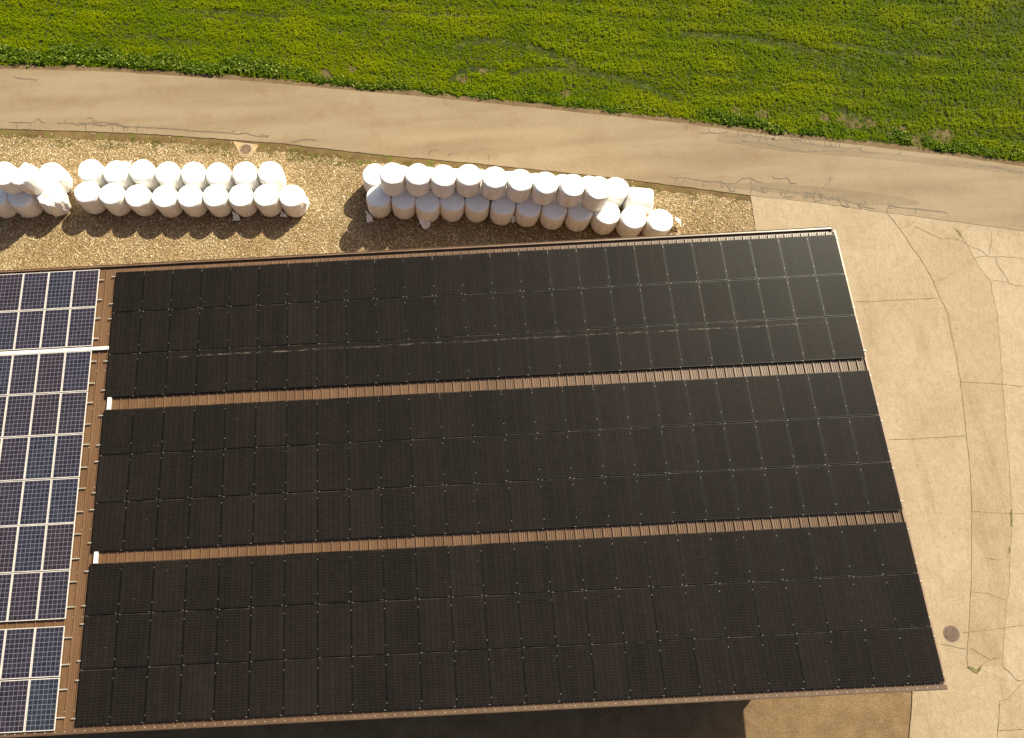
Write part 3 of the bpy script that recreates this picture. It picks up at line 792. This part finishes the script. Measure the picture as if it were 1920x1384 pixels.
sroot, sfr, sgl = panel_proto('solar_panel', .996, 1.615, .021, .04, M['sframe'], M['blue'], .003)
SV = [-.172, 1.473, 3.29, 4.938, 6.582, 8.228, 9.862, 11.506, 13.362, 15.015]
first = True
for r, v0 in enumerate(SV):
    for c in range(5):
        if c == 4 and r >= 1: continue
        if first: root, first = sroot, False
        else:
            root = sroot.copy(); COL.objects.link(root); cp(sfr, root); cp(sgl, root)
        root.location = on_roof(-.672 - .496 - c * 1.019, v0 + .8075, 0)
        root.rotation_euler = (-PHI + random.gauss(0, .001), random.gauss(0, .0012), random.gauss(0, .0006))
        tag(root, 'blue solar panel with silver frame, %s in the %s row down' % ('rightmost' if c == 0 else ORD[c + 1] + ' from the right', ORD[r + 1]), 'solar panel', 'blue silver framed solar panels on the barn roof')

# mounting rails under the panels
mb = MB(); mb.box(-.5, .5, -.02, .02, -.04, 0)
rail0 = mb.build('mounting_rail', M['railalu']); first = True
def rail(u0, u1, v, label, group):
    global first
    o = rail0 if first else link(rail0.copy()); first = False
    o.location = on_roof((u0 + u1) / 2, v, -.036); o.rotation_euler = TILT; o.scale = (u1 - u0, 1, 1)
    tag(o, label, 'rail', group)
for fi in range(3):
    for r in range(3):
        for q, w_ in zip(rail_v[fi][r], ('upper', 'lower')):
            rail(-.17 + .006 * fi + random.uniform(-.02, .02), 28.925 + random.uniform(-.03, .02), FV[fi] + r * P_ + q, '%s aluminium rail under the %s row of the %s black field' % (w_, ('top', 'middle', 'bottom')[r], FN[fi]), 'aluminium rails under the black panels')
sr = [.277, 1.133, 1.931, 2.774, 3.715, 4.598, 5.367, 6.203, 6.98, 7.838, 8.614, 9.456, 10.246, 11.108, 11.894, 12.741, 13.744, 14.608, 15.389, 16.256]
for k, v in enumerate(sr):
    rail(-5.8, -.475 + .0045 * k, v, '%s aluminium rail under the %s row of blue panels' % (('upper', 'lower')[k % 2], ORD[k // 2 + 1]), 'aluminium rails under the blue panels')

# cable ducts
def duct(name, u0, u1, v0, v1, label, seams):
    root = empty(name, on_roof((u0 + u1) / 2, (v0 + v1) / 2, 0), TILT); tag(root, label, 'cable duct', 'white cable ducts on the roof')
    a, b = (u1 - u0) / 2, (v1 - v0) / 2
    mb = MB(); mb.box(-a, a, -b, b, -.085, -.004); mb.build('body', M['whitemetal'], root)
    mb = MB()
    if seams:
        k = -a
        while k < a - .05:
            mb.box(k + .003, min(k + 2.0, a) - .003, -b - .004, b + .004, -.004, .006); k += 2.0
    else: mb.box(-a - .004, a + .004, -b, b, -.004, .006)
    mb.build('lid', M['whitemetal'], root)
duct('cable_duct', -5.9, -.03, 3.145, 3.27, 'long white cable duct running between rows of blue panels', True)
duct('cable_duct', .125, .255, 5.215, 5.69, 'short white cable duct in the upper brown strip between black fields', False)
duct('cable_duct', .137, .262, 10.91, 11.31, 'short white cable duct in the lower brown strip between black fields', False)

# ------------------------------------------------------------------ silage bales
PROF = [(0, 0), (.34, 0), (.47, .008), (.535, .035), (.572, .09), (.588, .18), (.595, .35), (.598, .6), (.597, .85), (.594, 1.02), (.588, 1.10), (.574, 1.155), (.545, 1.185), (.5, 1.198), (.36, 1.206), (.2, 1.21), (0, 1.212)]


def bale_mesh(seed, crumple=0.0, n=56, dent=None, sag=0.0):
    v = []; f = []; rs = random.Random(seed)
    off = Vector((rs.uniform(0, 50), rs.uniform(0, 50), rs.uniform(0, 50)))
    Pf = PROF
    if crumple:
        Pf = []
        for a, b in zip(PROF[:-1], PROF[1:]):
            m = max(1, int(math.hypot(b[0] - a[0], b[1] - a[1]) / .06)); Pf += [(a[0] + (b[0] - a[0]) * k / m, a[1] + (b[1] - a[1]) * k / m) for k in range(m)]
        Pf.append(PROF[-1])
    for (r, z) in Pf[1:-1]:
        for k in range(n):
            t = 2 * math.pi * k / n
            p = Vector((math.cos(t), math.sin(t), z))
            q = r * (1 + .026 * mnoise.noise(p * 1.3 + off) + .012 * mnoise.noise(p * 4 + off))
            zz = z + .04 * mnoise.noise(Vector((p.x * r * 2.2, p.y * r * 2.2, 3)) + off) * (1 if z > 1 else 0)
            if crumple:
                rid = abs(mnoise.noise(Vector((math.cos(t) * 2.6, math.sin(t) * 2.6, z * .9)) + off))
                rid2 = abs(mnoise.noise(Vector((math.cos(t) * 5, math.sin(t) * 5, z * 2.3)) + off))
                q *= 1 + crumple * (.24 - .75 * rid - .35 * rid2) * min(1, r / .5)
                zz += crumple * .35 * (mnoise.noise(Vector((p.x * r * 3, p.y * r * 3, z * 2)) + off)) * min(1, z)
            if dent:
                d = (q * math.cos(t) - dent[0]) * dent[2] + (q * math.sin(t) - dent[1]) * dent[3]
                if d > 0 and z > .6: zz -= min(d * dent[4], .5) * (z - .6) / .6
            zz -= sag * (q * math.cos(t)) * z
            v.append((q * math.cos(t), q * math.sin(t), zz))
    m = len(Pf) - 2
    for a in range(m - 1):
        for k in range(n): f.append([a * n + k, a * n + (k + 1) % n, (a + 1) * n + (k + 1) % n, (a + 1) * n + k])
    b = len(v); v.append((0, 0, 0)); zt = sum(q[2] for q in v[(m - 1) * n:m * n]) / n; v.append((0, 0, zt + .003))
    for k in range(n):
        f.append([b, (k + 1) % n, k]); f.append([b + 1, (m - 1) * n + k, (m - 1) * n + (k + 1) % n])
    me = bpy.data.meshes.new('silage_bale'); me.from_pydata(v, [], f)
    me.polygons.foreach_set('use_smooth', [True] * len(me.polygons)); me.materials.append(M['film_dirty' if crumple else 'film']); me.update()
    return me


BM = [bale_mesh(s) for s in range(5)]
def bale(p, z, label, group, sc=1.0, mesh=None, rot=None, lean=(0, 0)):
    o = bpy.data.objects.new('silage_bale', mesh or random.choice(BM)); COL.objects.link(o)
    o.location = (p.x, p.y, z); o.scale = (sc, sc, 1.0)
    o.rotation_euler = (lean[0], lean[1], random.uniform(0, 6.28) if rot is None else rot)
    return tag(o, label, 'bale', group)


def tail(parent, pts, h0=.12, h1=.03, seed=0):
    """crumpled loose film: from two points at the bale spreading to points on the ground (world coordinates)"""
    rs = random.Random(seed)
    inv = Matrix.LocRotScale(parent.location, parent.rotation_euler, parent.scale).inverted()
    a, b, c, d = pts; N, K = 9, 7; v = []; f = []
    for i in range(N):
        for j in range(K):
            s, t = i / (N - 1), j / (K - 1)
            p = (a.lerp(b, t)).lerp(d.lerp(c, t), s)
            e = .05 * min(1, s * 2)
            p = p + Vector((rs.uniform(-e, e), rs.uniform(-e, e), 0))
            p.z = h0 * (1 - s) + h1 * s + .05 * abs(math.sin(t * 9 + seed + s * 3)) + rs.uniform(0, .035)
            v.append(inv @ p)
    for i in range(N - 1):
        for j in range(K - 1):
            f.append([i * K + j, i * K + j + 1, (i + 1) * K + j + 1, (i + 1) * K + j])
    return mesh_obj('film_tail', v, f, M['film'], parent, smooth=False)


def q6(pts, ox, oy, z=.05): return [at(ox + x / 6, oy + y / 6, z) for x, y in pts]

# pile in the middle left: nine in front, eight behind
GB = 'bales in the two row pile'
LW = ['leftmost', 'second from left', 'third from left', 'fourth from left', 'middle', 'fourth from right', 'third from right', 'second from right', 'rightmost']
fb = [(160, 361.7), (208, 365), (257, 364.2), (307, 366.7), (354, 365.8), (403, 366.2), (451, 365.8), (499, 365.5), (547, 366.5)]
LB = {}
for k, (x, y) in enumerate(fb):
    p = at(x, y, 1.2); extra = {0: 'white wrapped bale', 6: 'white bale with loose film', 8: 'white bale with flapping film'}.get(k, 'white wrapped bale')
    LB[k] = bale(p, 0, '%s, %s, front row of the two row pile' % (extra, LW[k]), GB, lean=(random.gauss(0, .012), (.07 if k == 0 else .05 if k < 3 else .02) * -1 + random.gauss(0, .01)), rot=0 if k in (6, 8) else None)
kb = [(168, 317.5), (216, 321), (265, 318.5), (312, 322.5), (360, 323), (408, 324), (457, 323.3), (505, 322.5)]
LW8 = LW[:4] + ['fourth from right', 'third from right', 'second from right', 'rightmost']
for k, (x, y) in enumerate(kb):
    LB[20 + k] = bale(at(x, y, 1.2), 0, 'white wrapped bale, %s in the back row of the two row pile' % LW8[k], GB, rot=0 if k == 1 else None, lean=(random.gauss(0, .01), -.02))
tail(LB[6], q6([(830, 840), (905, 895), (905, 915), (830, 925)], 300, 260), .25, .03, 1)
tail(LB[8], q6([(1375, 830), (1440, 885), (1430, 890), (1350, 870)], 300, 260), .2, .04, 2)
tail(LB[8], q6([(1610, 600), (1630, 760), (1690, 750), (1660, 660)], 300, 260, .6), .95, .5, 3)
tail(LB[21], q6([(1380, 275), (1420, 310), (1445, 305), (1470, 240)], 0, 260, 1.1), 1.15, .95, 4)

# pile at the left edge of the picture
GA = 'bales in the crumpled pile'
CR1 = bale_mesh(31, .42); CR2 = bale_mesh(47, .22, sag=-.05)
DN = bale_mesh(12, .10, dent=(-.12, .12, -.7, .7, .95))
a1 = bale(at(-10, 368, 1.2), 0, 'white bale cut off by the left edge, in the front row', GA)
a2 = bale(at(37, 367, 1.2), 0, 'shaded white bale with torn film at its foot, under the dented one', GA, rot=0)
a3 = bale(at(88, 366, 1.15), 0, 'crumpled grubby white bale slumped at the right end of its pile', GA, 1.03, CR1, 1.1, lean=(.1, .08))
a4 = bale(at(92, 325, 1.2), 0, 'large sagging white bale behind the crumpled one, film trailing to the right', GA, 1.03, CR2, 0, lean=(0, .04))
a5 = bale(at(50, 329, 1.2), 0, 'white bale hidden in the back row beneath the dented one', GA)
a6 = bale(at(-2, 331, 1.2), 0, 'white bale in the back row at the left edge of the photo', GA)
a7 = bale(at(3, 321, 2.38), 1.21, 'white bale on the upper layer at the left edge of the photo', GA, lean=(.03, -.1))
a8 = bale(at(70, 347, 1.23) , 1.235, 'dented white bale tilted on the upper layer of the left pile', GA, 1.0, DN, 0, lean=(.04, -.16))
tail(a2, q6([(205, 830), (360, 850), (310, 900), (250, 880)], 0, 260), .2, .03, 5)
tail(a4, q6([(745, 450), (715, 570), (765, 545), (825, 590)], 0, 260, .3), .7, .03, 6)

# stacked pile by the barn gutter
GC = 'bales in the stacked pile by the gutter'
LW12 = ['leftmost', 'second from left', 'third from left', 'fourth from left', 'fifth from left', 'sixth from left', 'sixth from right', 'fifth from right', 'fourth from right', 'third from right', 'second from right', 'rightmost']
fr = [(709, 368), (756, 370.5), (802, 377), (848, 375), (896, 376.5), (944, 382), (992, 385), (1041, 390), (1089, 394), (1140, 399), (1189, 407), (1239, 413)]
for k, (x, y) in enumerate(fr):
    what = {0: 'white bale with trailing film', 2: 'white bale with a torn film flap', 9: 'half shaded white bale', 11: 'white bale with loose film tail'}.get(k, 'white wrapped bale')
    LB[40 + k] = bale(at(x, y, 1.2), 0, '%s, %s, bottom row by gutter' % (what, LW12[k]), GC, .975 if k < 9 else 1.0, lean=(random.gauss(0, .01), random.gauss(0, .01)), rot=0 if k in (0, 2, 5, 8, 9, 11) else None)
ub = [(735, 325), (783, 326), (831, 329), (879, 327.5), (927.5, 332.5), (976, 337.5), (1024, 342.5), (1073, 346), (1124, 352.5)]
for k, (x, y) in enumerate(ub):
    bale(at(x, y, 2.41), 1.208, 'white wrapped bale, %s in the upper layer by the gutter' % LW[k], GC, .965 if k < 8 else 1.0, lean=(random.gauss(0, .008), random.gauss(0, .008)))
LW10 = LW12[:5] + LW12[7:]
for k in range(10):
    bale(at(702 + 50.5 * k, 327 + 2.8 * k, 1.2), 0, 'white wrapped bale, %s in the back bottom row, behind the upper layer' % LW10[k], GC, .99)
lp = at(1198, 374, .75)
ly = bale(lp, .6, 'white wrapped bale lying on its side behind the stacked pile', GC, 1.0, BM[2], 0)
ly.rotation_euler = (0, R(90), R(-7)); ly.location = (lp.x - .6, lp.y + .07, .6)
tail(LB[40], q6([(160, 720), (230, 790), (250, 825), (180, 825)], 660, 280), .3, .03, 7)
tail(LB[42], q6([(735, 790), (885, 850), (880, 870), (815, 915)], 660, 280), .3, .03, 8)
tail(LB[45], q6([(1790, 790), (1825, 760), (1830, 800), (1805, 825)], 660, 280, .3), .45, .2, 9)
tail(LB[48], q6([(760, 790), (795, 760), (795, 810), (775, 845)], 980, 280, .3), .45, .2, 10)
tail(LB[49], q6([(1040, 870), (1085, 840), (1085, 880), (1060, 895)], 980, 280, .3), .4, .2, 11)
tail(LB[51], q6([(1690, 790), (1690, 830), (1795, 850), (1785, 790)], 980, 280, .3), .6, .12, 12)

# ------------------------------------------------------------------ light and camera
AZ, EL = R(45.5), R(37.6)
S = Vector((math.sin(AZ) * math.cos(EL), math.cos(AZ) * math.cos(EL), math.sin(EL)))
sun = bpy.data.lights.new('sun', 'SUN'); sun.energy = 5.0; sun.angle = R(.5); sun.color = (1.0, .945, .73)
so = link(bpy.data.objects.new('sun', sun)); so.rotation_euler = S.to_track_quat('Z', 'Y').to_euler()
w = bpy.data.worlds.new('World'); scene.world = w; w.use_nodes = True
nt = w.node_tree; sky = nt.nodes.new('ShaderNodeTexSky'); sky.sky_type = 'NISHITA'; sky.sun_disc = False
sky.sun_elevation = EL; sky.sun_rotation = AZ; sky.dust_density = 4.0; sky.ozone_density = .3
nt.links.new(sky.outputs[0], nt.nodes['Background'].inputs[0]); nt.nodes['Background'].inputs[1].default_value = .064
cam = bpy.data.cameras.new('camera'); co = link(bpy.data.objects.new('camera', cam))
m3 = Matrix(RW.T.tolist()) @ Matrix(((1, 0, 0), (0, -1, 0), (0, 0, -1)))
co.matrix_world = Matrix.LocRotScale(Vector(CAM.tolist()), m3, None)
cam.sensor_width = 36; cam.sensor_fit = 'HORIZONTAL'; cam.lens = F_ / 1920 * 36
cam.shift_x = (960 - CX) / 1920; cam.shift_y = 0.0
cam.clip_end = 6000
scene.camera = co
scene.view_settings.view_transform = 'Standard'; scene.view_settings.look = 'None'
scene.view_settings.gamma = 1; scene.view_settings.exposure = 1.0
